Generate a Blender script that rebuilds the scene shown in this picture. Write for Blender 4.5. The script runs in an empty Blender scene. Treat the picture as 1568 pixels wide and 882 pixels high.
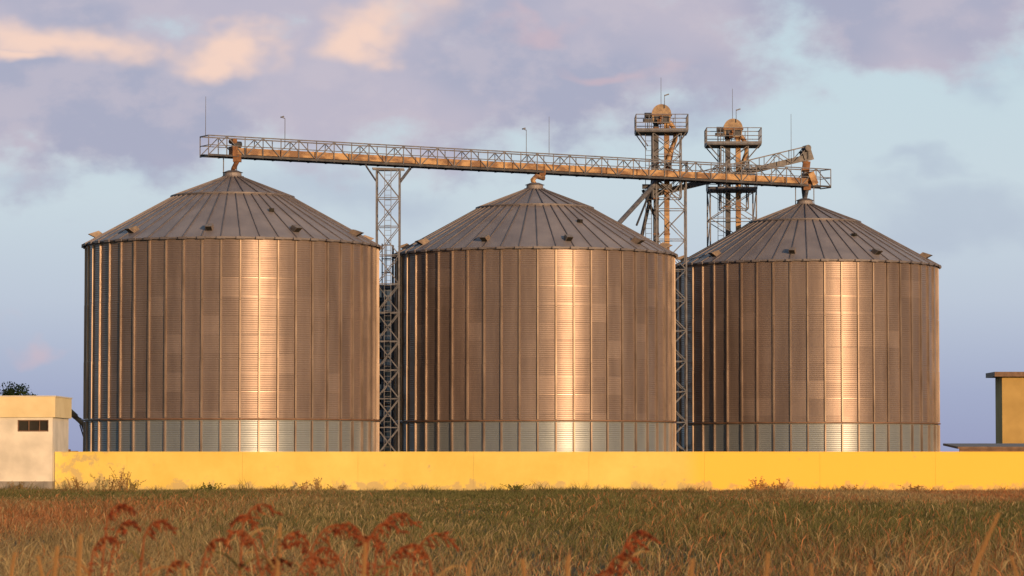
import bpy, math, random
import numpy as np
from mathutils import Vector
random.seed(7); rng=np.random.default_rng(7)
sc=bpy.context.scene
EYE=1.9; F=4944.0
SUN_AZ=27.0; SUN_EL=7.0

# ------------------------------------------------------------ node helpers
def new_mat(name):
    m=bpy.data.materials.new(name); m.use_nodes=True
    nt=m.node_tree; b=nt.nodes['Principled BSDF']; return m,nt,b
def N(nt,t,**k):
    n=nt.nodes.new(t)
    for a,v in k.items(): setattr(n,a,v)
    return n
def lk(nt,a,b): nt.links.new(a,b)
def rgb(c): return (c[0],c[1],c[2],1)
def simple(name,c1,c2,scale=2.0,rough=.6,metal=0.0,detail=4,stretch=(1,1,1),bump=0.0,lo=.35,hi=.65):
    m,nt,b=new_mat(name)
    tc=N(nt,'ShaderNodeTexCoord'); mp=N(nt,'ShaderNodeMapping'); mp.inputs['Scale'].default_value=stretch
    lk(nt,tc.outputs['Object'],mp.inputs['Vector'])
    no=N(nt,'ShaderNodeTexNoise'); no.inputs['Scale'].default_value=scale; no.inputs['Detail'].default_value=detail
    lk(nt,mp.outputs[0],no.inputs['Vector'])
    r=N(nt,'ShaderNodeValToRGB'); r.color_ramp.elements[0].position=lo; r.color_ramp.elements[1].position=hi
    r.color_ramp.elements[0].color=rgb(c1); r.color_ramp.elements[1].color=rgb(c2)
    lk(nt,no.outputs['Fac'],r.inputs[0]); lk(nt,r.outputs[0],b.inputs['Base Color'])
    b.inputs['Roughness'].default_value=rough; b.inputs['Metallic'].default_value=metal
    if bump:
        bp=N(nt,'ShaderNodeBump'); bp.inputs['Strength'].default_value=bump; bp.inputs['Distance'].default_value=.05
        lk(nt,no.outputs['Fac'],bp.inputs['Height']); lk(nt,bp.outputs[0],b.inputs['Normal'])
    return m

# ------------------------------------------------------------ mesh accumulator
class M:
    def __init__(s): s.v=[]; s.f=[]; s.m=[]
    def quad(s,pts,mat=0):
        i=len(s.v); s.v+= [tuple(p) for p in pts]; s.f.append(tuple(range(i,i+len(pts)))); s.m.append(mat)
    def hexa(s,c8,mat=0):
        i=len(s.v); s.v+=[tuple(p) for p in c8]
        for f in ((0,3,2,1),(4,5,6,7),(0,1,5,4),(1,2,6,5),(2,3,7,6),(3,0,4,7)):
            s.f.append(tuple(i+k for k in f)); s.m.append(mat)
    def box(s,x0,x1,y0,y1,z0,z1,mat=0):
        s.hexa([(x0,y0,z0),(x1,y0,z0),(x1,y1,z0),(x0,y1,z0),(x0,y0,z1),(x1,y0,z1),(x1,y1,z1),(x0,y1,z1)],mat)
    def beam(s,p,q,w,h=None,mat=0,up=(0,0,1)):
        h=h or w; p=Vector(p); q=Vector(q); d=(q-p).normalized(); up=Vector(up)
        if abs(d.dot(up))>.98: up=Vector((0,1,0)) if abs(d.y)<.9 else Vector((1,0,0))
        a=d.cross(up).normalized()*(w/2); b=a.cross(d).normalized()*(h/2)
        s.hexa([p-a-b,p+a-b,p+a+b,p-a+b,q-a-b,q+a-b,q+a+b,q-a+b],mat)
    def tube(s,p,q,r0,r1=None,n=10,mat=0,cap=True):
        r1=r0 if r1 is None else r1; p=Vector(p); q=Vector(q); d=(q-p).normalized()
        up=Vector((0,0,1)) if abs(d.z)<.9 else Vector((1,0,0))
        a=d.cross(up).normalized(); b=a.cross(d).normalized(); i=len(s.v)
        for c,r in ((p,r0),(q,r1)):
            for k in range(n):
                t=2*math.pi*k/n; s.v.append(tuple(c+a*(r*math.cos(t))+b*(r*math.sin(t))))
        for k in range(n):
            s.f.append((i+k,i+(k+1)%n,i+n+(k+1)%n,i+n+k)); s.m.append(mat)
        if cap:
            s.f.append(tuple(i+k for k in range(n))[::-1]); s.m.append(mat)
            s.f.append(tuple(i+n+k for k in range(n))); s.m.append(mat)
    def path(s,pts,r,n=8,mat=0):
        for a,b in zip(pts[:-1],pts[1:]): s.tube(a,b,r,r,n,mat)
    def build(s,name,mats,origin=(0,0,0),smooth=False,parent=None):
        o=Vector(origin); me=bpy.data.meshes.new(name)
        me.from_pydata([(x-o.x,y-o.y,z-o.z) for x,y,z in s.v],[],s.f)
        for m in mats: me.materials.append(m)
        me.polygons.foreach_set('material_index',s.m)
        if smooth: me.polygons.foreach_set('use_smooth',[True]*len(s.f))
        me.update(); ob=bpy.data.objects.new(name,me); sc.collection.objects.link(ob)
        ob.location=o
        if parent: ob.parent=parent
        return ob
def empty(name,loc):
    e=bpy.data.objects.new(name,None); e.location=loc; e.empty_display_size=1; sc.collection.objects.link(e); return e
def npmesh(name,V,quads=None,tris=None,col=None,mat=None,smooth=False):
    me=bpy.data.meshes.new(name); me.vertices.add(len(V)); me.vertices.foreach_set('co',V.astype(np.float32).ravel())
    ls=[];st=[];tot=[];c=0
    if quads is not None:
        ls.append(quads.ravel()); st.append(np.arange(len(quads))*4); tot.append(np.full(len(quads),4)); c=len(quads)*4
    if tris is not None:
        ls.append(tris.ravel()); st.append(c+np.arange(len(tris))*3); tot.append(np.full(len(tris),3))
    L=np.concatenate(ls).astype(np.int32); S=np.concatenate(st).astype(np.int32); T=np.concatenate(tot).astype(np.int32)
    me.loops.add(len(L)); me.loops.foreach_set('vertex_index',L)
    me.polygons.add(len(S)); me.polygons.foreach_set('loop_start',S); me.polygons.foreach_set('loop_total',T)
    if smooth: me.polygons.foreach_set('use_smooth',np.ones(len(S),dtype=bool))
    if col is not None:
        a=me.color_attributes.new('Col','FLOAT_COLOR','POINT')
        a.data.foreach_set('color',np.concatenate([col,np.ones((len(col),1))],1).astype(np.float32).ravel())
    me.update(calc_edges=True); me.validate()
    if mat: me.materials.append(mat)
    return me

# ------------------------------------------------------------ materials
def silo_wall_mat():
    m,nt,b=new_mat('galvanised_corrugated_steel')
    uv=N(nt,'ShaderNodeUVMap'); uv.uv_map='UVMap'
    fl=N(nt,'ShaderNodeVectorMath',operation='FLOOR'); lk(nt,uv.outputs[0],fl.inputs[0])
    wn=N(nt,'ShaderNodeTexWhiteNoise',noise_dimensions='2D'); lk(nt,fl.outputs[0],wn.inputs['Vector'])
    no=N(nt,'ShaderNodeTexNoise'); no.inputs['Scale'].default_value=1.2; no.inputs['Detail'].default_value=5
    tc=N(nt,'ShaderNodeTexCoord'); mp=N(nt,'ShaderNodeMapping'); mp.inputs['Scale'].default_value=(1,1,.12)
    lk(nt,tc.outputs['Object'],mp.inputs[0]); lk(nt,mp.outputs[0],no.inputs['Vector'])
    pw=N(nt,'ShaderNodeMath',operation='POWER'); lk(nt,wn.outputs['Value'],pw.inputs[0]); pw.inputs[1].default_value=14
    add=N(nt,'ShaderNodeMath',operation='MULTIPLY_ADD'); lk(nt,pw.outputs[0],add.inputs[0]); add.inputs[1].default_value=.22
    lk(nt,no.outputs['Fac'],add.inputs[2])
    r=N(nt,'ShaderNodeValToRGB'); e=r.color_ramp.elements
    e[0].position=.3; e[0].color=rgb((.175,.142,.145)); e[1].position=.85; e[1].color=rgb((.30,.25,.25))
    lk(nt,add.outputs[0],r.inputs[0])
    sp=N(nt,'ShaderNodeSeparateXYZ'); lk(nt,tc.outputs['Object'],sp.inputs[0])
    lt=N(nt,'ShaderNodeMath',operation='LESS_THAN'); lt.inputs[1].default_value=4.0; lk(nt,sp.outputs['Z'],lt.inputs[0])
    nb=N(nt,'ShaderNodeMix',data_type='RGBA'); lk(nt,no.outputs['Fac'],nb.inputs[0]); nb.inputs[6].default_value=rgb((.19,.23,.29)); nb.inputs[7].default_value=rgb((.30,.35,.42))
    mx=N(nt,'ShaderNodeMix',data_type='RGBA'); lk(nt,lt.outputs[0],mx.inputs[0]); lk(nt,r.outputs[0],mx.inputs[6]); lk(nt,nb.outputs[2],mx.inputs[7])
    lk(nt,mx.outputs[2],b.inputs['Base Color'])
    b.inputs['Metallic'].default_value=.40
    b.inputs['Specular IOR Level'].default_value=.35
    mr=N(nt,'ShaderNodeMapRange'); mr.inputs[3].default_value=.30; mr.inputs[4].default_value=.35
    lk(nt,wn.outputs['Value'],mr.inputs[0]); lk(nt,mr.outputs[0],b.inputs['Roughness'])
    return m
m_wall=silo_wall_mat()
m_stiff=simple('galvanised_stiffener',(.20,.16,.145),(.33,.27,.245),1.5,.45,.4,stretch=(1,1,.3))
m_ring=simple('rusty_wind_ring',(.13,.075,.05),(.22,.13,.09),1.5,.6,.2)
m_roof=simple('weathered_roof_steel',(.20,.195,.24),(.27,.26,.305),.6,.6,.15)
m_rib=simple('roof_rib_steel',(.13,.125,.155),(.19,.18,.21),2,.6,.2)
m_dark=simple('dark_opening',(.01,.01,.01),(.02,.02,.02),2,.8)
m_galv=simple('galvanised_frame',(.085,.10,.15),(.16,.175,.235),3,.55,.2)
m_darksteel=simple('dark_steel',(.035,.042,.065),(.075,.08,.105),3,.5,.4)
m_ochre=simple('weathered_ochre_casing',(.20,.12,.08),(.46,.31,.18),1.1,.6,.1,stretch=(1,1,2),lo=.42,hi=.6)
m_rust=simple('rusty_steel',(.10,.045,.028),(.24,.12,.06),3,.7,.1)
m_tan=simple('tan_hood',(.19,.14,.11),(.32,.24,.17),4,.5,.1)
m_vent=simple('vent_hood',(.17,.14,.13),(.28,.23,.20),4,.6,.2)
m_white=simple('white_panel',(.65,.66,.66),(.82,.82,.79),1.5,.6)
m_cream=simple('cream_render',(.66,.57,.36),(.76,.68,.46),.8,.85,bump=.1)
m_whitewash=simple('whitewash',(.56,.56,.55),(.74,.73,.71),.9,.9,bump=.15)
m_base=simple('grey_plinth',(.20,.20,.21),(.30,.29,.29),2,.9,bump=.3)
m_ochrewall=simple('ochre_render',(.36,.26,.10),(.46,.34,.14),.6,.85)
m_brown=simple('brown_roof_edge',(.10,.055,.04),(.17,.10,.07),3,.6)

def yellow_mat():
    m,nt,b=new_mat('yellow_painted_render')
    tc=N(nt,'ShaderNodeTexCoord'); sp=N(nt,'ShaderNodeSeparateXYZ'); lk(nt,tc.outputs['Object'],sp.inputs[0])
    no=N(nt,'ShaderNodeTexNoise'); no.inputs['Scale'].default_value=.3; no.inputs['Detail'].default_value=8; no.inputs['Roughness'].default_value=.65
    lk(nt,tc.outputs['Object'],no.inputs['Vector'])
    r=N(nt,'ShaderNodeValToRGB'); e=r.color_ramp.elements
    e[0].position=.3; e[0].color=rgb((.70,.54,.13)); e[1].position=.7; e[1].color=rgb((.83,.68,.21)); lk(nt,no.outputs['Fac'],r.inputs[0])
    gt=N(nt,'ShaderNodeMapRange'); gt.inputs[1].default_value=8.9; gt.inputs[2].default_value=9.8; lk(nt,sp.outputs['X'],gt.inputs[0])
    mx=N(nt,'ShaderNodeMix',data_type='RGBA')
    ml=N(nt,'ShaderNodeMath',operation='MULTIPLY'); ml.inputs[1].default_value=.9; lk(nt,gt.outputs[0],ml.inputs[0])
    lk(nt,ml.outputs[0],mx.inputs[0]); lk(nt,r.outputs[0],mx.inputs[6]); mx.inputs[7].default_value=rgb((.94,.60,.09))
    n2=N(nt,'ShaderNodeTexNoise'); n2.inputs['Scale'].default_value=1.3; n2.inputs['Detail'].default_value=9; n2.inputs['Roughness'].default_value=.7
    lk(nt,tc.outputs['Object'],n2.inputs['Vector'])
    zz=N(nt,'ShaderNodeMapRange'); zz.inputs[1].default_value=.0; zz.inputs[2].default_value=.8; zz.inputs[3].default_value=.25; zz.inputs[4].default_value=0; lk(nt,sp.outputs['Z'],zz.inputs[0])
    ad=N(nt,'ShaderNodeMath',operation='ADD'); lk(nt,n2.outputs['Fac'],ad.inputs[0]); lk(nt,zz.outputs[0],ad.inputs[1])
    xl=N(nt,'ShaderNodeMapRange'); xl.inputs[1].default_value=-19.5; xl.inputs[2].default_value=-21.5; xl.inputs[3].default_value=0; xl.inputs[4].default_value=.13; lk(nt,sp.outputs['X'],xl.inputs[0])
    ad2=N(nt,'ShaderNodeMath',operation='ADD'); lk(nt,ad.outputs[0],ad2.inputs[0]); lk(nt,xl.outputs[0],ad2.inputs[1])
    st=N(nt,'ShaderNodeMapRange'); st.inputs[1].default_value=.62; st.inputs[2].default_value=.70; st.inputs[4].default_value=.6; lk(nt,ad2.outputs[0],st.inputs[0])
    m2=N(nt,'ShaderNodeMix',data_type='RGBA'); lk(nt,st.outputs[0],m2.inputs[0]); lk(nt,mx.outputs[2],m2.inputs[6]); m2.inputs[7].default_value=rgb((.42,.36,.26))
    lk(nt,m2.outputs[2],b.inputs['Base Color']); b.inputs['Roughness'].default_value=.85
    bp=N(nt,'ShaderNodeBump'); bp.inputs['Strength'].default_value=.2; bp.inputs['Distance'].default_value=.03; lk(nt,n2.outputs['Fac'],bp.inputs['Height']); lk(nt,bp.outputs[0],b.inputs['Normal'])
    return m
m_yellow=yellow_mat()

def attr_mat(name,trans=.0):
    m,nt,b=new_mat(name)
    a=N(nt,'ShaderNodeAttribute'); a.attribute_name='Col'
    if trans==0:
        nt.nodes.remove(b); d=N(nt,'ShaderNodeBsdfDiffuse'); lk(nt,a.outputs['Color'],d.inputs[0]); lk(nt,d.outputs[0],nt.nodes['Material Output'].inputs[0]); return m
    lk(nt,a.outputs['Color'],b.inputs['Base Color']); b.inputs['Roughness'].default_value=.8
    b.inputs['Specular IOR Level'].default_value=.15
    t=N(nt,'ShaderNodeBsdfTranslucent'); lk(nt,a.outputs['Color'],t.inputs[0])
    mx=N(nt,'ShaderNodeMixShader'); mx.inputs[0].default_value=trans
    lk(nt,b.outputs[0],mx.inputs[1]); lk(nt,t.outputs[0],mx.inputs[2])
    lk(nt,mx.outputs[0],nt.nodes['Material Output'].inputs[0]); return m
m_grass=attr_mat('grass_blades'); m_leaf=attr_mat('leaves',.3)
m_bark=simple('bark',(.05,.035,.025),(.10,.075,.05),6,.9,bump=.5)

# ------------------------------------------------------------ silos
R=9.0; ZE=14.8; NS=50
def make_wall_mesh():
    segs=200; pitch=.13; per=5; rows=int(ZE/pitch*per)
    z=np.linspace(0,ZE,rows+1); r=R+.007*np.sin(2*np.pi*z/pitch)
    r=r+.006*((z//1.13)%2)
    th=np.arange(segs+1)*2*np.pi/segs
    V=np.stack([np.outer(r,np.sin(th)),-np.outer(r,np.cos(th)),np.repeat(z[:,None],segs+1,1)],-1).reshape(-1,3)
    i=np.arange(rows)[:,None]*(segs+1)+np.arange(segs)[None,:]
    q=np.stack([i,i+1,i+segs+2,i+segs+1],-1).reshape(-1,4)
    me=npmesh('silo_wall',V,q,mat=m_wall,smooth=True)
    uv=me.uv_layers.new(name='UVMap')
    U=np.stack([np.tile(th*NS/(2*np.pi),rows+1),np.repeat(z/1.13,segs+1)],-1)
    uv.data.foreach_set('uv',U[q.ravel()].astype(np.float32).ravel())
    return me
wall_me=make_wall_mesh()
def pol(r,t,z): return (r*math.sin(t),-r*math.cos(t),z)
def make_stiff():
    a=M()
    for k in range(NS):
        t=2*math.pi*k/NS; w=.065/R
        for z0,z1,d in ((0,3.95,.13),(4.12,7.6,.125),(7.62,11.1,.115),(11.12,14.66,.105)):
            r0=R-.02; r1=R+d
            a.hexa([pol(r0,t-w,z0),pol(r0,t+w,z0),pol(r1,t+w*.7,z0),pol(r1,t-w*.7,z0),
                    pol(r0,t-w,z1),pol(r0,t+w,z1),pol(r1,t+w*.7,z1),pol(r1,t-w*.7,z1)])
    for z0,z1,d in ((4.0,4.08,.17),(.0,.3,.2)):
        n=150
        for k in range(n):
            t0=2*math.pi*k/n; t1=2*math.pi*(k+1)/n
            a.hexa([pol(R-.02,t0,z0),pol(R-.02,t1,z0),pol(R+d,t1,z0),pol(R+d,t0,z0),pol(R-.02,t0,z1),pol(R-.02,t1,z1),pol(R+d,t1,z1),pol(R+d,t0,z1)],1 if d<.19 else 0)
    return a
ZK=17.82; RK=3.8; ZP=19.15; RP=.55; RE=9.18
def roofz(r):
    return ZE+.02+(ZK-ZE)*(RE-r)/(RE-RK) if r>RK else ZK+(ZP-ZK)*(RK-r)/(RK-RP)
def make_roof():
    a=M(); n=100
    prof=[(RE,ZE-.06),(RE,ZE+.04),(RK,ZK-.02),(RK-.02,ZK+.07),(RP,ZP)]
    for j in range(len(prof)-1):
        for k in range(n):
            t0=2*math.pi*k/n; t1=2*math.pi*(k+1)/n
            (r0,z0),(r1,z1)=prof[j],prof[j+1]
            a.quad([pol(r0,t0,z0),pol(r0,t1,z0),pol(r1,t1,z1),pol(r1,t0,z1)],0 if j in(1,3) else 1)
    for k in range(n):
        t0=2*math.pi*k/n; t1=2*math.pi*(k+1)/n
        a.quad([pol(R-.3,t0,ZE-.06),pol(R-.3,t1,ZE-.06),pol(RE,t1,ZE-.06),pol(RE,t0,ZE-.06)],2)
    for k in range(NS):
        t=2*math.pi*k/NS
        a.beam(pol(RE+.03,t,ZE+.04),pol(RK,t,ZK+.02),.05,.08,1)
        a.beam(pol(RE+.08,t-.028,ZE-.02),pol(RE+.08,t+.028,ZE-.02),.08,.14,1)
        if k%2==0:
            a.beam(pol(RK+.05,t,ZK+.08),pol(RP,t,ZP+.03),.05,.08,1)
    for rr,dz in ((RK+.02,.07),(RP+.1,.05)):
        m=60; z=roofz(rr)+dz
        for k in range(m):
            t0=2*math.pi*k/m; t1=2*math.pi*(k+1)/m
            a.beam(pol(rr,t0,z),pol(rr,t1,z),.07,.09,1)
    a.tube((0,0,ZP-.1),(0,0,ZP+.28),RP+.03,RP-.02,20,0); a.tube((0,0,ZP+.28),(0,0,ZP+.42),RP+.1,.3,20,1)
    return a
def vents(angs,rot):
    a=M()
    for deg in angs:
        t=math.radians(deg)-rot; rm=8.35
        e_r=Vector((math.sin(t),-math.cos(t),0)); e_t=Vector((math.cos(t),math.sin(t),0)); up=Vector((0,0,1))
        sl=(e_r*(RE-RK)-up*(ZK-ZE)).normalized(); nr=(up*(RE-RK)+e_r*(ZK-ZE)).normalized()
        c=Vector(pol(rm,t,roofz(rm)))
        w=.20
        b0=c-sl*.38; b1=c+sl*.12
        t0=c-sl*.22+nr*.32; t1=c+sl*.42+nr*.44
        a.hexa([b0-e_t*w,b0+e_t*w,b1+e_t*w,b1-e_t*w,t0-e_t*w,t0+e_t*w,t1+e_t*w,t1-e_t*w],0)
        o=(t1-b1).normalized(); nn=(b1-t1).cross(e_t).normalized()
        if nn.dot(e_r)<0: nn=-nn
        p0=b1+nn*.006+o*.03; p1=t1+nn*.006-o*.04
        a.quad([p0-e_t*(w-.03),p0+e_t*(w-.03),p1+e_t*(w-.03),p1-e_t*(w-.03)],1)
    t=math.radians(28)-rot; rm=6.0
    c=Vector(pol(rm,t,roofz(rm)+.06)); a.box(c.x-.15,c.x+.15,c.y-.12,c.y+.12,c.z-.05,c.z+.14,1)
    return a
def ladder(ang,rot):
    a=M(); t=math.radians(ang)-rot; e_r=Vector((math.sin(t),-math.cos(t),0)); e_t=Vector((math.cos(t),math.sin(t),0))
    c=e_r*(R+.32)
    for s in(-.22,.22): a.beam(c+e_t*s+Vector((0,0,1.0)),c+e_t*s+Vector((0,0,15.6)),.05)
    z=1.0
    while z<15.5:
        a.beam(c-e_t*.22+Vector((0,0,z)),c+e_t*.22+Vector((0,0,z)),.03); z+=.3
    z=3
    while z<15.8:
        pts=[c+e_t*(.4*math.cos(u))+e_r*(.05+.7*math.sin(u))+Vector((0,0,z)) for u in np.linspace(0,math.pi,8)]
        for p,q in zip(pts[:-1],pts[1:]): a.beam(p,q,.04)
        z+=.9
    for u in (0.6,1.2,1.9,2.5):
        p=c+e_t*(.4*math.cos(u))+e_r*(.05+.7*math.sin(u)); a.beam(p+Vector((0,0,3)),p+Vector((0,0,15.7)),.03)
    for z in (5.2,8.2,11.2):
        a.beam(c+e_t*.6+e_r*.5+Vector((0,0,z)),c-e_t*.6+e_r*.5+Vector((0,0,z)),1.0,.06,1)
        a.beam(c+e_t*.0+e_r*.9+Vector((0,0,z+1.0)),c-e_t*1.0+e_r*.9+Vector((0,0,z+1.0)),.04,.04,1)
    return a
stiff=make_stiff(); roof=make_roof()
SILOS=[((-17.35,200.0),0.013,[-4.4+36*i for i in range(10)],None),
       ((1.48,209.2),0.013+7*2*math.pi/NS,[-22+36*i for i in range(10)],-97),
       ((20.2,222.0),0.05+19*2*math.pi/NS,[-11+40*i for i in range(9)],-93)]
s_me=r_me=None
for (cx,cy),rot,angs,lad in SILOS:
    e=empty('grain_silo',(cx,cy,0)); e.rotation_euler=(0,0,rot)
    w=bpy.data.objects.new('corrugated_wall',wall_me); sc.collection.objects.link(w); w.parent=e
    if s_me is None:
        so=stiff.build('stiffeners',[m_stiff,m_ring],parent=e); s_me=so.data
        ro=roof.build('conical_roof',[m_roof,m_rib,m_dark],parent=e); r_me=ro.data
    else:
        for nm,me in(('stiffeners',s_me),('conical_roof',r_me)):
            o=bpy.data.objects.new(nm,me); sc.collection.objects.link(o); o.parent=e
    vents(angs,rot).build('roof_vents',[m_vent,m_dark],parent=e)
    if lad: ladder(lad,rot).build('caged_ladder',[m_galv,m_rust],parent=e)

# ------------------------------------------------------------ conveyor bridge
S1=Vector((-17.35,200,0)); ax=Vector((37.55,22,0)).normalized(); nx=Vector((ax.y,-ax.x,0))
LT=-1.95; RT=43.52+1.75
def CW(t,n,z): return S1+ax*t+nx*n+Vector((0,0,z))
ZB=20.42; ZT=21.62
a=M()
W=.62
npan=38; dt=(RT-LT)/npan
for s in(-W,W):
    a.beam(CW(LT,s,ZB),CW(RT,s,ZB),.10,.12,1); a.beam(CW(LT,s,ZT),CW(RT,s,ZT),.07,.07)
    a.beam(CW(LT,s,ZB+.62),CW(RT,s,ZB+.62),.05,.05)
    for i in range(npan+1):
        t=LT+i*dt; a.beam(CW(t,s,ZB),CW(t,s,ZT),.06)
        if i<npan:
            if i%2==0: a.beam(CW(t,s,ZB),CW(t+dt,s,ZT),.05)
            else: a.beam(CW(t,s,ZT),CW(t+dt,s,ZB),.05)
for i in range(npan+1): a.beam(CW(LT+i*dt,-W,ZB-.06),CW(LT+i*dt,W,ZB-.06),.07,.07,1)
for t in (LT,RT):
    a.beam(CW(t,-W,ZT),CW(t,W,ZT),.06); a.beam(CW(t,-W,ZB+.6),CW(t,W,ZB+.6),.05)
a.beam(CW(LT,-.35,ZB+.06),CW(RT,-.35,ZB+.06),.5,.04,1)
a.beam(CW(.0,.36,ZB+.32),CW(RT-1.9,.36,ZB+.32),.40,.40,2)
t=.6
while t<RT-2: a.beam(CW(t,.68,ZB+.05),CW(t,.68,ZB+.55),.03,.06,3); a.beam(CW(t,.42,ZB+.535),CW(t,.18,ZB+.535),.06,.05,3); t+=2.4
a.beam(CW(0,.36,ZB+.04),CW(RT-1.9,.36,ZB+.04),.38,.10,1)
a.beam(CW(-.35,.42,ZB+.28),CW(-.01,.42,ZB+.28),.56,.62,3)
a.tube(CW(-.15,.3,ZB+.75),CW(.4,.3,ZB+.75),.2,.2,12,1); a.tube(CW(-.1,.5,ZB+.95),CW(-.1,-.1,ZB+.95),.16,.16,12,3)
def X2T(px):
    k=(px-784)/F; return (k*200+17.35)/(ax.x-k*ax.y)
def rod(px,top_py,base=ZT,r=.022):
    t=X2T(px); y=200+ax.y*t; z=EYE+(697-top_py)/F*y; a.tube(CW(t,0,base),CW(t,0,z),r,r*.6,6,0)
rod(313,146); rod(841,177); rod(1213,173)
for px,top in((435,180),(806,198)):
    t=X2T(px); y=200+ax.y*t; z=EYE+(697-top)/F*y
    a.tube(CW(t,0,ZT-.5),CW(t,0,z),.025,.02,6,0); a.beam(CW(t,0,z),CW(t-.3,0,z+.08),.05,.04,0); a.beam(CW(t-.28,0,z+.06),CW(t-.1,0,z+.12),.16,.08,0)
def P(px,py,D): return Vector(((px-784)/F*D,D,EYE+(697-py)/F*D))
a.beam(CW(.1,.42,ZB+.1),CW(.1,.42,ZB-.35),.5,.45,3)
a.path([CW(.1,.42,ZB-.3),CW(-.05,.2,ZB-.75),CW(0,0,19.5)],.15,10,3)
t2=X2T(826)
a.beam(CW(t2,.42,ZB+.1),CW(t2,.42,ZB-.22),.4,.45,3)
pk2=Vector((1.48,209.2,19.5))
a.path([CW(t2,.42,ZB-.2),CW(t2,.5,ZB-.42),pk2+Vector((.1,.4,.55)),pk2+Vector((-.15,0,.25)),pk2],.15,10,2)
t3=43.5
a.beam(CW(t3-.1,.42,ZB+.1),CW(t3-.1,.42,ZB-.3),.5,.45,3)
a.path([CW(t3-.1,.42,ZB-.25),CW(t3,.1,ZB-.7),CW(t3,0,19.5)],.14,10,0)
for s in (-.45,.45):
    a.beam(CW(t3+s,s,19.1),CW(t3+s,s,ZB),.06); a.beam(CW(s,-.4,19.1),CW(s,-.4,ZB),.06)
a.tube(CW(RT-1.8,.3,ZB+.5),CW(RT-1.2,.3,ZB+.5),.2,.2,12,3); a.beam(CW(RT-1.7,.42,ZB+.9),CW(RT-1.3,.42,ZB+.1),.5,.5,2)
bridge=a.build('conveyor_bridge',[m_galv,m_darksteel,m_ochre,m_rust],origin=(S1.x,S1.y,20))

# ------------------------------------------------------------ lattice support tower
def lattice(a,cx,cy,w,z0,z1,ph,leg=.09,br=.05,mat=0,ux=None):
    ux=ux or ax; uy=Vector((-ux.y,ux.x,0)); C=Vector((cx,cy,0))
    cor=[C+ux*(sx*w/2)+uy*(sy*w/2) for sx,sy in((-1,-1),(1,-1),(1,1),(-1,1))]
    for c in cor: a.beam(c+Vector((0,0,z0)),c+Vector((0,0,z1)),leg,leg,mat)
    n=max(1,round((z1-z0)/ph)); h=(z1-z0)/n
    for i in range(n+1):
        z=z0+i*h
        for k in range(4):
            p,q=cor[k],cor[(k+1)%4]
            a.beam(p+Vector((0,0,z)),q+Vector((0,0,z)),br,br,mat)
            if i<n:
                if (i+k)%2: a.beam(p+Vector((0,0,z)),q+Vector((0,0,z+h)),br,br,mat)
                else: a.beam(q+Vector((0,0,z)),p+Vector((0,0,z+h)),br,br,mat)
                if k in (0,2):
                    if (i+k)%2: a.beam(q+Vector((0,0,z)),p+Vector((0,0,z+h)),br,br,mat)
                    else: a.beam(p+Vector((0,0,z)),q+Vector((0,0,z+h)),br,br,mat)
a=M()
tt=X2T(594); cc=S1+ax*tt
X=Vector((1,0,0))
lattice(a,cc.x,cc.y,1.45,0,20.1,1.75,.10,.05,0,X)
for s in(-1,1):
    for yy in(-.6,.6):
        a.beam((cc.x+s*.72,cc.y+yy,19.3),(cc.x+s*1.4,cc.y+yy+s*.8,20.3),.07)
a.beam((cc.x-1.0,cc.y-.6,20.15),(cc.x+1.0,cc.y-.0,20.15),.1,.1); a.beam((cc.x-1.0,cc.y+.2,20.15),(cc.x+1.0,cc.y+.8,20.15),.1,.1)
z=.5
while z<20:
    a.beam((cc.x-.2,cc.y-.74,z),(cc.x+.2,cc.y-.74,z),.025); z+=.32
for s in(-.2,.2): a.beam((cc.x+s,cc.y-.74,.3),(cc.x+s,cc.y-.74,20.1),.035)
a.build('lattice_support_tower',[m_galv],origin=(cc.x,cc.y,0))

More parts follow.
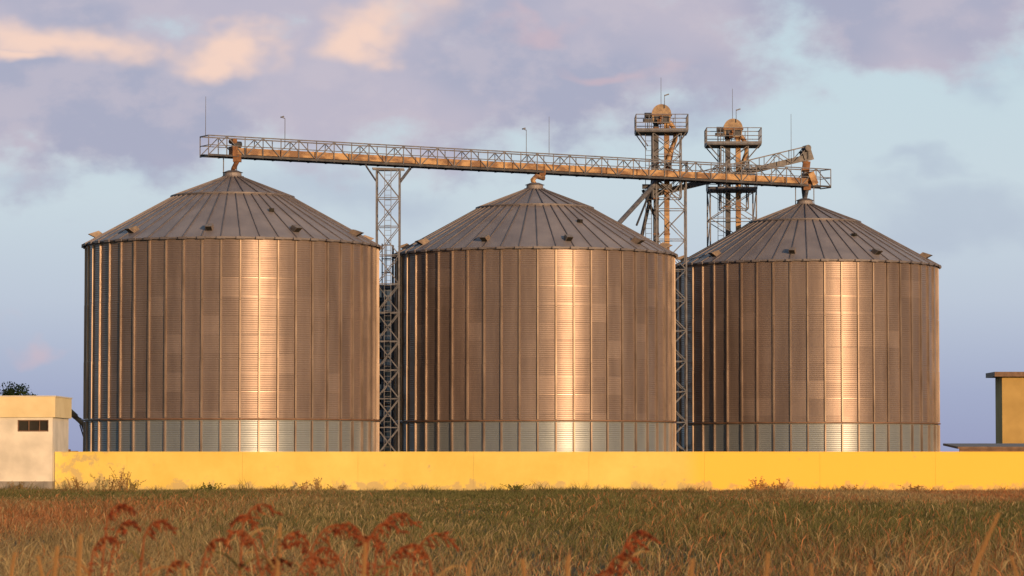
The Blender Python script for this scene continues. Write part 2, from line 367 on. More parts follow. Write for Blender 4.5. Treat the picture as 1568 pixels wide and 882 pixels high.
# ------------------------------------------------------------ bucket elevators
def railing(a,x0,x1,y0,y1,z,h=1.1,mat=0):
    cs=[(x0,y0),(x1,y0),(x1,y1),(x0,y1)]
    for k in range(4):
        p=Vector((*cs[k],0)); q=Vector((*cs[(k+1)%4],0)); L=(q-p).length; n=max(2,round(L/.9))
        for hh in(h,h*.5): a.beam(p+Vector((0,0,z+hh)),q+Vector((0,0,z+hh)),.05,.05,mat)
        a.beam(p+Vector((0,0,z+.08)),q+Vector((0,0,z+.08)),.03,.15,mat)
        for i in range(n): c=p.lerp(q,i/n); a.beam(c+Vector((0,0,z)),c+Vector((0,0,z+h)),.05,.05,mat)
def elevator(cx,cy,zf,zt,halfw,rodtop,lamp,latc,latw,latd,upw):
    a=M()
    for s in(-.36,.36):
        a.box(cx+s-.17,cx+s+.17,cy-.25,cy+.25,.3,zt-1.0,1 if s<0 else 2)
        z=2.4
        while z<zt-1.1:
            a.box(cx+s-.21,cx+s+.21,cy-.29,cy+.29,z,z+.07,3); z+=2.4
    a.box(cx-.7,cx+.7,cy-.4,cy+.4,0,1.3,2)
    zc=zt-.68; rr=.66; n=16; y0,y1=cy-.42,cy+.42
    arc=[(cx+rr*math.cos(math.pi*k/n),zc+rr*math.sin(math.pi*k/n)) for k in range(n+1)]
    arc=[(cx+rr*.86,zc-.62)]+arc+[(cx-rr*.86,zc-.62)]
    for p,q in zip(arc[:-1],arc[1:]): a.quad([(p[0],y0,p[1]),(q[0],y0,q[1]),(q[0],y1,q[1]),(p[0],y1,p[1])],4)
    a.quad([(p[0],y0,p[1]) for p in arc],4); a.quad([(p[0],y1,p[1]) for p in arc][::-1],4)
    a.box(cx-rr-.05,cx+rr+.05,y0-.05,y1+.05,zc-.1,zc-.02,3)
    a.box(cx-.5,cx+.5,y0-.03,y0-.005,zc-.55,zc-.14,1)
    a.tube((cx,y0-.25,zc-.25),(cx,y1+.25,zc-.25),.12,.12,10,3)
    a.box(cx-.3,cx-.05,y0-.5,y0-.06,zc-.75,zc-.4,3)
    a.tube((cx-1.15,cy-.2,zc-.1),(cx-.68,cy-.2,zc-.1),.2,.2,12,1)
    a.box(cx-1.25,cx-.62,cy-.4,cy+.0,zc-.55,zc-.34,1)
    a.path([(cx+.55,cy,zc-.5),(cx+.95,cy,zc-1.1),(cx+.95,cy,zc-1.7),(cx+.5,cy-.3,zc-2.9),(cx+.4,cy-.6,zc-3.6)],.16,10,2)
    x0,x1=cx-halfw,cx+halfw; ya,yb=cy-1.3,cy+1.3
    a.box(x0,x1,ya,yb,zf-.1,zf,1); railing(a,x0,x1,ya,yb,zf)
    for s in(-1,1):
        for yy in(ya+.1,yb-.1):
            a.beam((cx+s*halfw*.93,yy,zf-.1),(cx+s*upw*.5,yy,zf-1.05),.07,.07,1)
    lx=cx+latc
    lattice(a,lx,cy,upw,zf-4.5,zf-.1,1.6,.08,.05,0,X)
    lattice(a,cx+latd,cy,latw,0,zf-3.2,2.0,.10,.055,0,X)
    a.box(cx+latd-latw/2-.1,cx+latd+latw/2+.1,cy-1.1,cy+1.1,zf-3.25,zf-3.15,1)
    railing(a,cx+latd-latw/2-.1,cx+latd+latw/2+.1,cy-1.1,cy+1.1,zf-3.15,1.0)
    for s in(-.2,.2): a.beam((cx-.9+s,cy-.6,1),(cx-.9+s,cy-.6,zf+1),.04,.04,1)
    z=1
    while z<zf+1: a.beam((cx-1.1,cy-.6,z),(cx-.7,cy-.6,z),.025,.025,1); z+=.33
    a.tube((cx,cy+.3,zt-.2),(cx,cy+.3,rodtop),.022,.014,6,0)
    a.tube((cx+.2,cy-.5,zt-.3),(cx+.2,cy-.5,zt+.6),.025,.02,6,0); a.beam((cx+.2,cy-.5,zt+.55),(cx+.5,cy-.5,zt+.65),.14,.07,0)
    return a
e1=elevator(10.12,218.0,23.75,25.65,1.75,EYE+(697-116)/F*218,0,.35,2.0,.62,1.9)
e1.build('bucket_elevator',[m_galv,m_darksteel,m_ochre,m_rust,m_tan],origin=(10.12,218,0))
e2=elevator(15.45,225.0,23.55,25.4,1.9,EYE+(697-133)/F*225,0,0.05,3.2,-.1,1.9)
e2.build('bucket_elevator',[m_galv,m_darksteel,m_ochre,m_rust,m_tan],origin=(15.45,225,0))

a=M()
p0=P(985,300,219.5); p1=P(1236,240,222.6)
d=(p1-p0).normalized(); side=Vector((d.y,-d.x,0)).normalized(); L=(p1-p0).length
def C(t,s,h): return p0+d*t+side*s+Vector((0,0,h))
a.beam(C(0,0,0),C(L,0,0),.42,.36,1)
n=10
for s in(-.5,.5):
    for h in(-.2,.75): a.beam(C(1.0,s,h),C(L,s,h),.07,.07,1)
    for i in range(n+1):
        t=1+(L-1)*i/n; a.beam(C(t,s,-.2),C(t,s,.75),.05,.05,1)
        if i<n: a.beam(C(t,s,-.2 if i%2 else .75),C(t+(L-1)/n,s,.75 if i%2 else -.2),.05,.05,1)
a.beam(C(L-.3,0,.1),C(L+.35,0,.15),.65,.8,1); a.tube(C(L-.1,-.1,.62),C(L-.1,.7,.62),.22,.22,12,1)
a.beam(C(L,.1,-.3),C(L-.1,.1,-1.0),.5,.5,3)
a.path([C(L-.1,.1,-.9),C(L-.35,.2,-1.6),Vector((20.2,222,19.4))],.16,10,0)
a.build('inclined_conveyor',[m_galv,m_darksteel,m_ochre,m_rust],origin=p0)
a=M()
a.path([P(1012,262,217.2),P(1000,285,217),P(943,347,213.5),P(900,420,213)],.17,10,0)
a.path([P(1000,275,218.5),P(997,300,218.5),P(980,375,217.5),P(975,420,217.5)],.13,10,1)
a.path([P(985,290,218.2),P(1003,330,218.2),P(1003,420,218.2)],.11,8,1)
a.beam(P(975,345,216.5),P(1003,275,217.5),.1,.1,1); a.beam(P(984,285,217.5),P(1030,285,217.5),.28,.3,1)
a.path([P(1030,225,218.3),P(1024,262,217.2)],.15,10,3)
a.build('grain_spouts',[m_galv,m_darksteel,m_ochre,m_rust],origin=(9,217,0))

# ------------------------------------------------------------ dryer tower seen in the gap
a=M(); x0,x1,y0,y1=-10.6,-7.6,228,231
a.box(x0,x1,y0,y1,0,13.6,0)
for i in range(7):
    z=1.0+i*1.8
    a.box(x0-.15,x1+.15,y0-.15,y1+.15,z-.08,z+.06,2)
    for xx in(-10.2,-9.2,-8.2): a.box(xx-.28,xx+.28,y0-.03,y0-.01,z+.5,z+1.25,1)
for k in(x0-.15,(x0+x1)/2,x1+.15): a.beam((k,y0-.9,0),(k,y0-.9,13.8),.08,.08,2)
for i in range(7):
    z=1+i*1.8; a.box(x0,x1,y0-1.0,y0-.16,z-.05,z,2)
    a.beam((x0,y0-1,z+1),(x1,y0-1,z+1),.05,.05,2)
a.beam((x0-.2,229.5,13.8),(x1+.2,229.5,13.8),3.4,.25,2)
a.build('grain_dryer_tower',[m_white,m_dark,m_galv],origin=(-9,229,0))

# ------------------------------------------------------------ perimeter wall
a=M(); YW=168.0
xs=[-23.75]+[-20+6.0*i for i in range(12)]
for i,(p,q) in enumerate(zip(xs[:-1],xs[1:])):
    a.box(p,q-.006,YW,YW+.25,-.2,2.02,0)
for i,(p,q) in enumerate(zip(xs[:-1],xs[1:])):
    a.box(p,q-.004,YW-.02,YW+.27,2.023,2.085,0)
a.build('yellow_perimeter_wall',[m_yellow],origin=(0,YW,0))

# ------------------------------------------------------------ buildings
a=M(); yb=167.3
def building_with_window():
    xl,xr=-33,-23.78; w0,w1=-25.6,-24.0; z0,z1=3.12,3.72
    a.box(xl,xr,yb,yb+6,.55,z0,0); a.box(xl,w0,yb,yb+6,z0,3.86,0); a.box(w1,xr,yb,yb+6,z0,3.86,0)
    a.box(w0,w1,yb,yb+6,z1,3.86,0)
    a.box(w0,w1,yb+.18,yb+.2,z0,z1,3)
    a.box(w0,w1,yb+.08,yb+.14,z0,z0+.06,4); a.box(w0,w1,yb+.08,yb+.14,z1-.05,z1,4)
    for xx in(w0,w0+.55,w0+1.1,w1-.06): a.box(xx,xx+.05,yb+.08,yb+.14,z0+.06,z1-.05,4)
    a.box(xl-.1,xr-.0,yb-.03,yb+6.03,-.2,.55,2)
    a.box(xl-.2,xr+.14,yb-.12,yb+6.12,3.86,4.92,1)
    a.box(xl-.25,xr+.18,yb-.16,yb+6.16,4.92,4.98,0)
building_with_window()
a.build('gatehouse_building',[m_whitewash,m_cream,m_base,m_dark,m_brown],origin=(-28,yb,0))
a=M(); y=230
a.box(34.9,48,y,y+3.2,0,7.48,0); a.box(34.3,48.5,y-.6,y+3.8,7.48,7.82,1)
for xx in(38.5,42):
    a.box(xx,xx+1.2,y-.02,y-.005,4.0,5.6,2)
    a.box(xx-.08,xx,y-.04,y,3.9,5.7,1); a.box(xx+1.2,xx+1.28,y-.04,y,3.9,5.7,1); a.box(xx,xx+1.2,y-.04,y,3.9,4.0,1)
a.build('ochre_building',[m_ochrewall,m_brown,m_dark],origin=(40,y,0))
a=M(); y=176
a.box(24.9,36,y,y+5,0,2.1,0)
a.hexa([(24.2,y-.5,2.24),(37,y-.5,2.24),(37,y+5.5,2.44),(24.2,y+5.5,2.44),(24.2,y-.5,2.36),(37,y-.5,2.36),(37,y+5.5,2.56),(24.2,y+5.5,2.56)],1)
a.box(24.3,36.9,y-.4,y-.3,2.1,2.24,1)
a.build('low_shed',[m_ochrewall,m_brown],origin=(30,y,0))
a=M()
a.tube((-29.0,212,4.75),(-24.5,212,.5),.16,.16,10,0); a.tube((-29.15,212,4.9),(-28.6,212,4.4),.2,.2,10,0)
a.path([(-29.1,212,4.75),(-29.35,212,4.2)],.14,8,0)
a.beam((-28.3,211.6,3.9),(-27.2,211.4,.5),.07,.07,1); a.beam((-28.3,212.4,3.9),(-27.2,212.6,.5),.07,.07,1); a.beam((-27.2,211.4,.5),(-25.2,211.8,1.0),.07,.07,1)
for yy in(211.3,212.7): a.tube((-27.2,yy-.08,.45),(-27.2,yy+.08,.45),.45,.45,18,1)
a.beam((-28.9,212,4.65),(-26.3,212,3.2),.04,.04,1)
a.build('grain_auger',[m_ochre,m_darksteel],origin=(-27,212,0))
a=M()
for i in range(9):
    x=-25.6+.42*i; a.box(x,x+.38,178,178.6,0,2.0+.16*random.random()+.12*(i<4),0)
a.build('brick_stack',[m_rust],origin=(-24,178,0))

# ------------------------------------------------------------ tree
a=M(); tb=Vector((-46.4,300,0))
a.tube(tb,tb+Vector((.2,0,3)),.35,.25,10,0); a.tube(tb+Vector((.2,0,3)),tb+Vector((.1,0,7)),.25,.08,8,0)
LV=[];LC=[];clumps=[]
for i in range(26):
    h=random.uniform(3.4,8.7); an=random.uniform(0,6.28); rad=random.uniform(.4,2.9)*(1-(h-4.5)**2/28)
    c=tb+Vector((math.cos(an)*rad,math.sin(an)*rad,h)); clumps.append(c)
    a.tube(tb+Vector((.15,0,min(h-.8,6))),c,.07,.02,6,0)
trunk=a
tp=empty('broadleaf_tree',tb); 
o=trunk.build('trunk',[m_bark],origin=tb); o.parent=tp; o.location=(0,0,0)
for c in clumps:
    r=random.uniform(.6,1.1); sh=random.uniform(.6,1.3)
    for j in range(220):
        d_=rng.normal(size=3); d_/=np.linalg.norm(d_); p=np.array(c-tb)+d_*r*random.random()**.4*np.array([1,1,.75])
        u=rng.normal(size=3); u/=np.linalg.norm(u); v=np.cross(u,rng.normal(size=3)); v/=np.linalg.norm(v); s=.11
        LV+= [p-u*s,p+v*s*.6,p+u*s,p-v*s*.6]; LC+=[[.035*sh,.065*sh,.02*sh]]*4
LV=np.array(LV); me=npmesh('crown',LV,np.arange(len(LV)).reshape(-1,4),col=np.array(LC),mat=m_leaf)
o=bpy.data.objects.new('crown',me); sc.collection.objects.link(o); o.parent=tp

# ------------------------------------------------------------ ground
m,nt,b=new_mat('dry_meadow_soil')
tc=N(nt,'ShaderNodeTexCoord')
n1=N(nt,'ShaderNodeTexNoise'); n1.inputs['Scale'].default_value=.08; n1.inputs['Detail'].default_value=5; lk(nt,tc.outputs['Object'],n1.inputs['Vector'])
n2=N(nt,'ShaderNodeTexNoise'); n2.inputs['Scale'].default_value=3; n2.inputs['Detail'].default_value=5; lk(nt,tc.outputs['Object'],n2.inputs['Vector'])
r=N(nt,'ShaderNodeValToRGB'); e=r.color_ramp.elements; e[0].position=.35; e[0].color=rgb((.10,.095,.05)); e[1].position=.65; e[1].color=rgb((.18,.14,.08))
lk(nt,n1.outputs['Fac'],r.inputs[0])
mx=N(nt,'ShaderNodeMix',data_type='RGBA'); mx.blend_type='MULTIPLY'; mx.inputs[0].default_value=.5; lk(nt,r.outputs[0],mx.inputs[6]); lk(nt,n2.outputs['Color'],mx.inputs[7])
lk(nt,mx.outputs[2],b.inputs['Base Color']); b.inputs['Roughness'].default_value=.95; b.inputs['Specular IOR Level'].default_value=.1
a=M(); a.quad([(-4000,-3000,0),(4000,-3000,0),(4000,6000,0),(-4000,6000,0)]); a.build('ground',[m])

# ------------------------------------------------------------ meadow grass (one mesh)
ph=rng.uniform(0,6.28,(12,)); fr=rng.normal(0,1,(12,2))
def nz(x,y,s):
    v=0
    for k in range(12): v=v+np.sin((fr[k,0]*x+fr[k,1]*y*.6)*s*(1+.25*k)+ph[k])/(1+.15*k)
    return v/5.0
def patch(n_t,per,ymin,ymax,hmul=1.0,head=False,seed=1,spread=.22,wd=1.0):
    g=np.random.default_rng(seed)
    y=np.sqrt(g.uniform(ymin**2,ymax**2,n_t)); x=g.uniform(-.2,.2,n_t)*y+g.uniform(-2,2,n_t)
    n=n_t*per
    X0=np.repeat(x,per)+g.normal(0,spread,n); Y0=np.repeat(y,per)+g.normal(0,spread,n)
    Y0=np.minimum(Y0,167.1)
    th=g.uniform(.5,1.4,n_t)*(1+.6*nz(x,y*.5,.25))
    D=Y0
    base_h=np.interp(D,[10,50,90,130,155,168],[.5,.30,.20,.16,.15,.17])
    h=base_h*np.repeat(th,per)*g.uniform(.4,1.25,n)*hmul
    h=np.clip(h,.03,.8)
    an=g.uniform(0,2*np.pi,n); w=np.interp(D,[10,60,168],[.004,.006,.014])*g.uniform(.6,1.4,n)*wd
    lean=h*g.uniform(.2,1.2,n); la=g.uniform(0,2*np.pi,n)
    lx=np.cos(la)*lean+.12*h; ly=np.sin(la)*lean
    wx=np.cos(an)*w; wy=np.sin(an)*w
    def v(dx,dy,z): return np.stack([X0+dx,Y0+dy,z],-1)
    if head:
        V=np.stack([v(-wx*.3,-wy*.3,0*h),v(wx*.3,wy*.3,0*h),v(lx*.5+wx*1.5,ly*.5+wy*1.5,h*.8),v(lx*.5-wx*1.5,ly*.5-wy*1.5,h*.8),v(lx,ly,h)],1)
    else:
        V=np.stack([v(-wx,-wy,0*h),v(wx,wy,0*h),v(lx*.35+wx*.7,ly*.35+wy*.7,h*.6),v(lx*.35-wx*.7,ly*.35-wy*.7,h*.6),v(lx,ly,h)],1)
    green=np.array([.095,.112,.045]); olive=np.array([.165,.155,.08]); straw=np.array([.27,.22,.13]); rusty=np.array([.31,.15,.08]); pale=np.array([.34,.28,.18])
    p1=nz(X0,Y0*.5,.09); p2=nz(X0+50,Y0*.6,.3); u=g.uniform(0,1,n)
    uu=X0/Y0
    dry=np.interp(D,[20,50,60,75,95,125,140,158,168],[.85,.82,.66,.40,.34,.26,.08,.10,.42])+.30*p1+.22*p2
    dry=dry+np.clip(-uu-.06,0,.1)*5*(D<128)-np.clip(uu-.02,0,.1)*2.5*np.interp(D,[50,60,75,120,135],[0,.4,1,1,-4.])
    sel=u<dry
    kind=g.uniform(0,1,n)
    rp=np.clip(.42+.7*nz(X0*1.3+9,Y0*.5,.12)-np.clip(uu,0,.1)*2*(D<120),.06,.85)
    col=np.where(sel[:,None],np.where((kind<rp)[:,None],rusty,np.where((kind<.9)[:,None],straw,pale)),np.where((kind<.45)[:,None],green,olive))
    if head: col=np.where((kind<rp)[:,None],rusty*1.1,straw*1.1)
    tone=1+.3*np.repeat(g.normal(0,.6,n_t),per)
    col=col*(g.uniform(.8,1.15,n)*np.clip(tone,.6,1.4))[:,None]
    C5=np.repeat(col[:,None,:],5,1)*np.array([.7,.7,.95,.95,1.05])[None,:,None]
    return V.reshape(-1,3),C5.reshape(-1,3)
parts=[patch(23000,16,46,167,seed=1,spread=.3),patch(5000,14,9,47,seed=2,spread=.25),patch(4000,3,48,140,1.35,True,seed=3),patch(6000,12,125,167,.9,seed=4),
       patch(300,34,60,160,1.8,seed=5,spread=.22),patch(140,30,155,167,2.2,seed=6,spread=.2),patch(1800,5,12,50,1.3,True,seed=8)]
V=np.concatenate([p[0] for p in parts]); Cc=np.concatenate([p[1] for p in parts]); nb=len(V)//5
i=np.arange(nb)*5
q=np.stack([i,i+1,i+2,i+3],-1); t=np.stack([i+3,i+2,i+4],-1)
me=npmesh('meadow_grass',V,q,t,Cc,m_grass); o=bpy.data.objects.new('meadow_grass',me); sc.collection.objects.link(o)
print('blades',nb)

# ------------------------------------------------------------ tall weeds at the wall foot
def weed(cx,cy,h,w,seed,col=(.16,.12,.055)):
    g=random.Random(seed); Vv=[];T=[];Cl=[]
    for s in range(14):
        bx=cx+g.gauss(0,w*.2); by=cy+g.gauss(0,.15); tx=bx+g.gauss(0,w*.4); hh=h*g.uniform(.4,1.0)
        pts=[Vector((bx+(tx-bx)*(k/5)**1.5,by,hh*k/5)) for k in range(6)]
        cm=g.uniform(.6,1.3)
        for k in range(5):
            r_=.009; i0=len(Vv); p,q_=pts[k],pts[k+1]
            Vv+=[p-Vector((r_,0,0)),p+Vector((r_,0,0)),q_+Vector((r_,0,0)),q_-Vector((r_,0,0))]; T.append((i0,i0+1,i0+2,i0+3)); Cl+=[[c*cm for c in col]]*4
            for j in range(4):
                c0=p.lerp(q_,g.random()); dd=Vector((g.gauss(0,1),g.gauss(0,1),g.gauss(.5,.6))).normalized()*g.uniform(.05,.14)
                sd=Vector((dd.z,0,-dd.x)).normalized()*.018
                i0=len(Vv); Vv+=[c0,c0+dd*.5+sd,c0+dd,c0+dd*.5-sd]; T.append((i0,i0+1,i0+2,i0+3)); Cl+=[[c*cm*1.1 for c in col]]*4
    me=npmesh('tall_weed',np.array([tuple(v) for v in Vv]),np.array(T),col=np.array(Cl),mat=m_grass)
    o=bpy.data.objects.new('tall_weed',me); sc.collection.objects.link(o)
for k,(px,h,w,c) in enumerate([(120,.8,.8,(.26,.17,.08)),(188,1.4,.9,(.24,.15,.07)),(172,1.0,.9,(.2,.14,.07)),(205,.8,.6,(.2,.16,.08)),(320,.5,.8,(.05,.075,.02)),(487,.8,.6,(.3,.21,.1)),(465,.6,.5,(.3,.2,.1)),(790,.5,.9,(.07,.085,.03)),(1160,.85,.6,(.34,.18,.08)),(1195,.7,.5,(.34,.18,.08)),(1180,.5,.7,(.34,.2,.09)),(1400,.4,.8,(.25,.16,.07)),(520,.4,.7,(.25,.18,.09)),(1300,.4,.6,(.28,.17,.08)),(30,.6,.6,(.2,.15,.08))]):
    D=166.6-(k%3)*1.5; weed((px-784)/F*D,D,h,w,k,c)

# ------------------------------------------------------------ johnson grass stalks (foreground, reddish)
def johnson(px,py,D,dirn,seed,size=1.0):
    g=random.Random(seed); Vv=[];T=[];Cl=[]
    top=P(px,py,D)
    red=[(.24,.05,.025),(.34,.09,.04),(.17,.04,.025),(.38,.14,.06)]
    def strip(p,q,w0,w1,c):
        d=(q-p); s=Vector((d.z,0,-d.x)); s=s.normalized() if s.length>1e-6 else Vector((1,0,0)); s2=Vector((0,1,0))
        for sd in(s,s2):
            i0=len(Vv); Vv.extend([p-sd*w0,p+sd*w0,q+sd*w1,q-sd*w1]); T.append((i0,i0+1,i0+2,i0+3)); Cl.extend([c]*4)
    L=.18*size; n=8
    st=Vector((top.x-dirn*L*.4,D,top.z-L*.55))
    base=Vector((st.x-dirn*.12+g.gauss(0,.06),D+g.gauss(0,.1),0))
    pts=[base.lerp(st,0)]
    for k in range(1,13):
        u=k/12; pts.append(Vector((base.x+(st.x-base.x)*u**2.2,D,st.z*u)))
    for p,q in zip(pts[:-1],pts[1:]): strip(p,q,.006,.005,(.32,.11,.05))
    axis=[st]
    for k in range(1,n+1):
        u=k/n; axis.append(Vector((st.x+dirn*L*(.95*u**1.2),D+g.gauss(0,.006),st.z+L*.55*math.sin(u*2.55))))
    for p,q in zip(axis[:-1],axis[1:]): strip(p,q,.005,.004,(.30,.09,.04))
    for k,p in enumerate(axis[1:]):
        for j in range(2):
            l=.06*size*g.uniform(.5,1.3)*(1.15-k/n*.5); an=g.uniform(-.1,1.2)
            dd=Vector((dirn*math.cos(an)*.5,g.gauss(0,.3),-math.sin(an)*.9)).normalized()*l
            strip(p,p+dd,.003,.0025,(.28,.08,.03))
            for s in range(5):
                c0=p+dd*g.uniform(.2,1.05)+Vector((g.gauss(0,.004),g.gauss(0,.005),g.gauss(0,.004)))
                e1_=(dd.normalized()+Vector((g.gauss(0,.3),g.gauss(0,.3),g.gauss(0,.3)))).normalized()*.014
                e2_=e1_.cross(Vector((g.gauss(0,1),g.gauss(0,1),g.gauss(0,1)))).normalized()*.006
                i0=len(Vv); Vv.extend([c0-e1_,c0+e2_,c0+e1_,c0-e2_]); T.append((i0,i0+1,i0+2,i0+3)); Cl.extend([g.choice(red)]*4)
    for u in (g.uniform(.86,.92),g.uniform(.92,.97)):
        p=pts[-1].lerp(pts[-3],(1-u)*8)
        for s in range(14):
            c0=p+Vector((dirn*g.uniform(-.01,.05),g.gauss(0,.01),g.uniform(-.02,.04)))
            e1_=Vector((g.gauss(0,1),g.gauss(0,1),g.gauss(0,1))).normalized()*.012; e2_=e1_.orthogonal().normalized()*.006
            i0=len(Vv); Vv.extend([c0-e1_,c0+e2_,c0+e1_,c0-e2_]); T.append((i0,i0+1,i0+2,i0+3)); Cl.extend([g.choice(red)]*4)
    for j in range(5):
        u=g.uniform(.4,.95); p=pts[int(u*12)]; sgn=g.choice([-1,1]); ll=g.uniform(.2,.4); pr=p; c=g.choice([(.36,.19,.08),(.18,.15,.06),(.4,.26,.12)])
        for k in range(1,7):
            v=k/6; q=p+Vector((sgn*ll*.6*v,g.gauss(0,.005),ll*(.9*v-.75*v*v))); strip(pr,q,.007*(1.1-v+1/6),.007*(1.1-v),c); pr=q
    me=npmesh('johnson_grass',np.array([tuple(v) for v in Vv]),np.array(T),col=np.array(Cl),mat=m_leaf)
    o=bpy.data.objects.new('johnson_grass',me); sc.collection.objects.link(o)
for k,(px,py,dn,sz) in enumerate([(182,772,1,.8),(194,797,1,.7),(240,797,1,.8),(394,772,1,1),(380,788,-1,.8),(374,812,-1,.8),(446,815,1,.8),(462,828,-1,.7),(505,804,1,1.2),(540,802,-1,.8),(602,786,1,1.2),(585,800,1,.9),(576,822,-1,.8),(660,817,1,1.4),(640,833,-1,.8),(974,812,1,.9),(966,828,1,.8),(948,848,1,.9),(505,838,-1,.9),(476,852,1,1.0),(330,825,1,.6),(610,842,1,.8),(420,854,1,.8),(160,822,1,.7),(940,870,-1,.7),(270,858,1,.6)]):
    johnson(px,py,17.5+1.5*math.sin(k*2.1),dn,100+k,sz)
def straw(px,py,D,lean,seed,c=(.42,.24,.10)):
    g=random.Random(seed); top=P(px,py,D); Vv=[];T=[];Cl=[]
    pts=[Vector((top.x-lean*(1-u)**.8,D,top.z*u)) for u in np.linspace(0,1,9)]
    for k,(p,q) in enumerate(zip(pts[:-1],pts[1:])):
        for sd in(Vector((1,0,0)),Vector((0,1,0))):
            w_=.004 if k<5 else .010; i0=len(Vv); Vv+=[p-sd*w_,p+sd*w_,q+sd*w_*.8,q-sd*w_*.8]; T.append((i0,i0+1,i0+2,i0+3)); Cl+=[c]*4
    me=npmesh('dry_straw_stem',np.array([tuple(v) for v in Vv]),np.array(T),col=np.array(Cl),mat=m_leaf)
    o=bpy.data.objects.new('dry_straw_stem',me); sc.collection.objects.link(o)
for k,(px,py,le) in enumerate([(1528,785,.5),(1545,850,-.3),(1500,845,.3),(125,818,.05),(60,850,-.2),(25,845,.15),(870,850,.05),(1175,845,.08),(1240,862,-.06),(720,858,.1),(1330,865,.1),(90,835,.1),(280,850,-.1),(800,855,-.1),(1060,855,.1),(560,830,.05),(430,800,.06)]):
    straw(px,py,15+2*math.sin(k*1.7),le,k)

# ------------------------------------------------------------ world
w=bpy.data.worlds.new('World'); sc.world=w; w.use_nodes=True; nt=w.node_tree; nt.nodes.clear()
STR=.10
out=N(nt,'ShaderNodeOutputWorld'); bg=N(nt,'ShaderNodeBackground'); bg.inputs['Strength'].default_value=STR; lk(nt,bg.outputs[0],out.inputs[0])
sky=N(nt,'ShaderNodeTexSky'); sky.sky_type='NISHITA'; sky.sun_disc=False; sky.sun_elevation=math.radians(SUN_EL); sky.sun_rotation=math.radians(180-SUN_AZ)
sky.air_density=1.0; sky.dust_density=1.5; sky.ozone_density=1.5
tc=N(nt,'ShaderNodeTexCoord'); sp=N(nt,'ShaderNodeSeparateXYZ'); lk(nt,tc.outputs['Generated'],sp.inputs[0])
def mth(op,a_,b_=None,c_=None,clamp=False):
    n=N(nt,'ShaderNodeMath',operation=op); n.use_clamp=clamp
    for i_,x_ in enumerate((a_,b_,c_)):
        if x_ is None: continue
        if isinstance(x_,(int,float)): n.inputs[i_].default_value=x_
        else: lk(nt,x_,n.inputs[i_])
    return n.outputs[0]
def sms(v,a0,a1,b0=0.,b1=1.):
    n=N(nt,'ShaderNodeMapRange',interpolation_type='SMOOTHSTEP'); lk(nt,v,n.inputs[0])
    n.inputs[1].default_value=a0; n.inputs[2].default_value=a1; n.inputs[3].default_value=b0; n.inputs[4].default_value=b1; return n.outputs[0]
ysafe=mth('MAXIMUM',sp.outputs['Y'],.05)
U=mth('MULTIPLY',mth('DIVIDE',sp.outputs['X'],ysafe),10); Vv_=mth('MULTIPLY',mth('DIVIDE',sp.outputs['Z'],ysafe),10)
cb=N(nt,'ShaderNodeCombineXYZ'); lk(nt,U,cb.inputs[0]); lk(nt,mth('MULTIPLY',Vv_,1.5),cb.inputs[1])
def noise(scale,detail=8,rough=.55,seed=0.,dist=0.):
    n=N(nt,'ShaderNodeTexNoise'); n.noise_dimensions='2D'; n.inputs['Scale'].default_value=scale; n.inputs['Detail'].default_value=detail; n.inputs['Roughness'].default_value=rough; n.inputs['Distortion'].default_value=dist
    ad=N(nt,'ShaderNodeVectorMath',operation='ADD'); lk(nt,cb.outputs[0],ad.inputs[0]); ad.inputs[1].default_value=(seed,seed*.7,seed*1.3); lk(nt,ad.outputs[0],n.inputs['Vector']); return n.outputs['Fac']
nA=noise(2.0,4,.5,3.1); nB=noise(2.0,4,.5,17.7); nC=noise(4.2,6,.55,9.3); nD=noise(1.4,3,.5,31.)
Uw=mth('ADD',U,mth('MULTIPLY',mth('SUBTRACT',nA,.5),.7)); Vw=mth('ADD',Vv_,mth('MULTIPLY',mth('SUBTRACT',nB,.5),.4))
puff=mth('MULTIPLY',mth('SUBTRACT',nC,.5),1.1)
def ell(px,py,rx,ry,inner=.55,outer=1.15,pf=1.):
    cu=(px-784)/494.4; cv=(697-py)/494.4; rx/=494.4; ry/=494.4
    a_=mth('DIVIDE',mth('SUBTRACT',Uw,cu),rx); b_=mth('DIVIDE',mth('SUBTRACT',Vw,cv),ry)
    d_=mth('SQRT',mth('ADD',mth('MULTIPLY',a_,a_),mth('MULTIPLY',b_,b_)))
    return sms(mth('ADD',d_,mth('MULTIPLY',puff,pf)),inner,outer,1.,0.)
def union(l):
    r_=l[0]
    for x_ in l[1:]: r_=mth('MAXIMUM',r_,x_)
    return r_
ramp=N(nt,'ShaderNodeValToRGB'); cr=ramp.color_ramp
stops=[(0.0,(.33,.36,.55)),(.12,(.38,.43,.61)),(.3,(.52,.59,.71)),(.5,(.60,.70,.77)),(.72,(.58,.71,.78)),(1.0,(.53,.68,.77))]
while len(cr.elements)<len(stops): cr.elements.new(.5)
for e_,(p_,c_) in zip(cr.elements,stops): e_.position=p_; e_.color=rgb(c_)
lk(nt,mth('DIVIDE',Vv_,1.6,clamp=True),ramp.inputs[0])
def mixc(f,a_,b_):
    n=N(nt,'ShaderNodeMix',data_type='RGBA')
    if isinstance(f,float): n.inputs[0].default_value=f
    else: lk(nt,f,n.inputs[0])
    for i_,x_ in((6,a_),(7,b_)):
        if isinstance(x_,tuple): n.inputs[i_].default_value=rgb(x_)
        else: lk(nt,x_,n.inputs[i_])
    return n.outputs[2]
grey=union([ell(120,110,640,175),ell(620,100,520,175),ell(900,60,330,150),ell(1440,0,300,110),ell(260,-60,900,160),ell(20,190,220,60)])
grey2=union([ell(1490,335,190,55,.1,1.3),ell(1420,280,90,24,.1,1.3),ell(240,265,110,32,.1,1.3),ell(520,310,220,45,.1,1.4),ell(30,270,80,30,.1,1.3),ell(1530,100,90,50,.1,1.3),ell(1050,200,120,40,.1,1.4)])
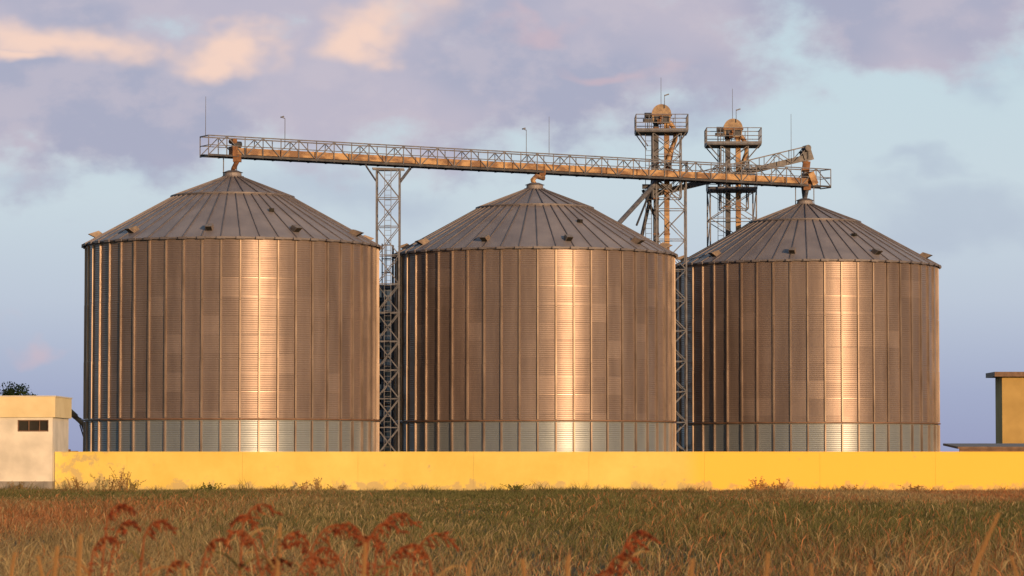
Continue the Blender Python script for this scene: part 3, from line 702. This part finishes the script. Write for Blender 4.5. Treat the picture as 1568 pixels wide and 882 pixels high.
gc=mixc(sms(nD,.35,.65),(.40,.41,.55),(.52,.48,.59))
gc=mixc(mth('MULTIPLY',sms(nC,.40,.66),.5),gc,(.60,.53,.61))
col=mixc(mth('MULTIPLY',grey2,.5),ramp.outputs[0],(.42,.48,.62))
col=mixc(mth('MULTIPLY',grey,.96),col,gc)
peach=union([ell(110,66,200,50,.1,1.05,.7),ell(330,68,115,40,.1,1.05,.7),ell(545,35,110,75,.2,1.05,.7),ell(570,5,150,45,.0,1.1,.6),ell(40,95,90,22,.0,1.2,.6)])
col=mixc(mth('MULTIPLY',peach,.97),col,(.95,.68,.57))
pink=union([ell(925,92,80,16,.1,1.3,.5),ell(60,505,50,18,.1,1.3,.5),ell(820,20,60,18,.1,1.2,.5)])
col=mixc(mth('MULTIPLY',pink,.4),col,(.75,.50,.52))
sc_=N(nt,'ShaderNodeVectorMath',operation='SCALE'); lk(nt,col,sc_.inputs[0]); sc_.inputs['Scale'].default_value=1/STR
gate=mth('MULTIPLY',sms(sp.outputs['Y'],.15,.7),.95)
fin=mixc(gate,sky.outputs[0],sc_.outputs[0])
lk(nt,fin,bg.inputs[0])

# ------------------------------------------------------------ sun
sd=bpy.data.lights.new('sun','SUN'); sd.energy=4.0; sd.angle=math.radians(.5); sd.color=(1.0,.585,.28)
so=bpy.data.objects.new('sun',sd); sc.collection.objects.link(so)
az=math.radians(SUN_AZ); el=math.radians(SUN_EL)
tosun=Vector((math.sin(az)*math.cos(el),-math.cos(az)*math.cos(el),math.sin(el)))
so.rotation_euler=(-tosun).to_track_quat('-Z','Y').to_euler(); so.location=(60,-60,60)

# ------------------------------------------------------------ camera
cd=bpy.data.cameras.new('camera'); cam=bpy.data.objects.new('camera',cd); sc.collection.objects.link(cam); sc.camera=cam
cam.location=(0,0,EYE); cam.rotation_euler=(math.radians(90)+math.atan(256/F),0,0)
cd.sensor_width=36; cd.lens=36*F/1568; cd.clip_end=12000; cd.clip_start=.1
cd.dof.use_dof=True; cd.dof.focus_distance=205; cd.dof.aperture_fstop=6.3
sc.view_settings.view_transform='Standard'; sc.view_settings.look='None'; sc.view_settings.exposure=0
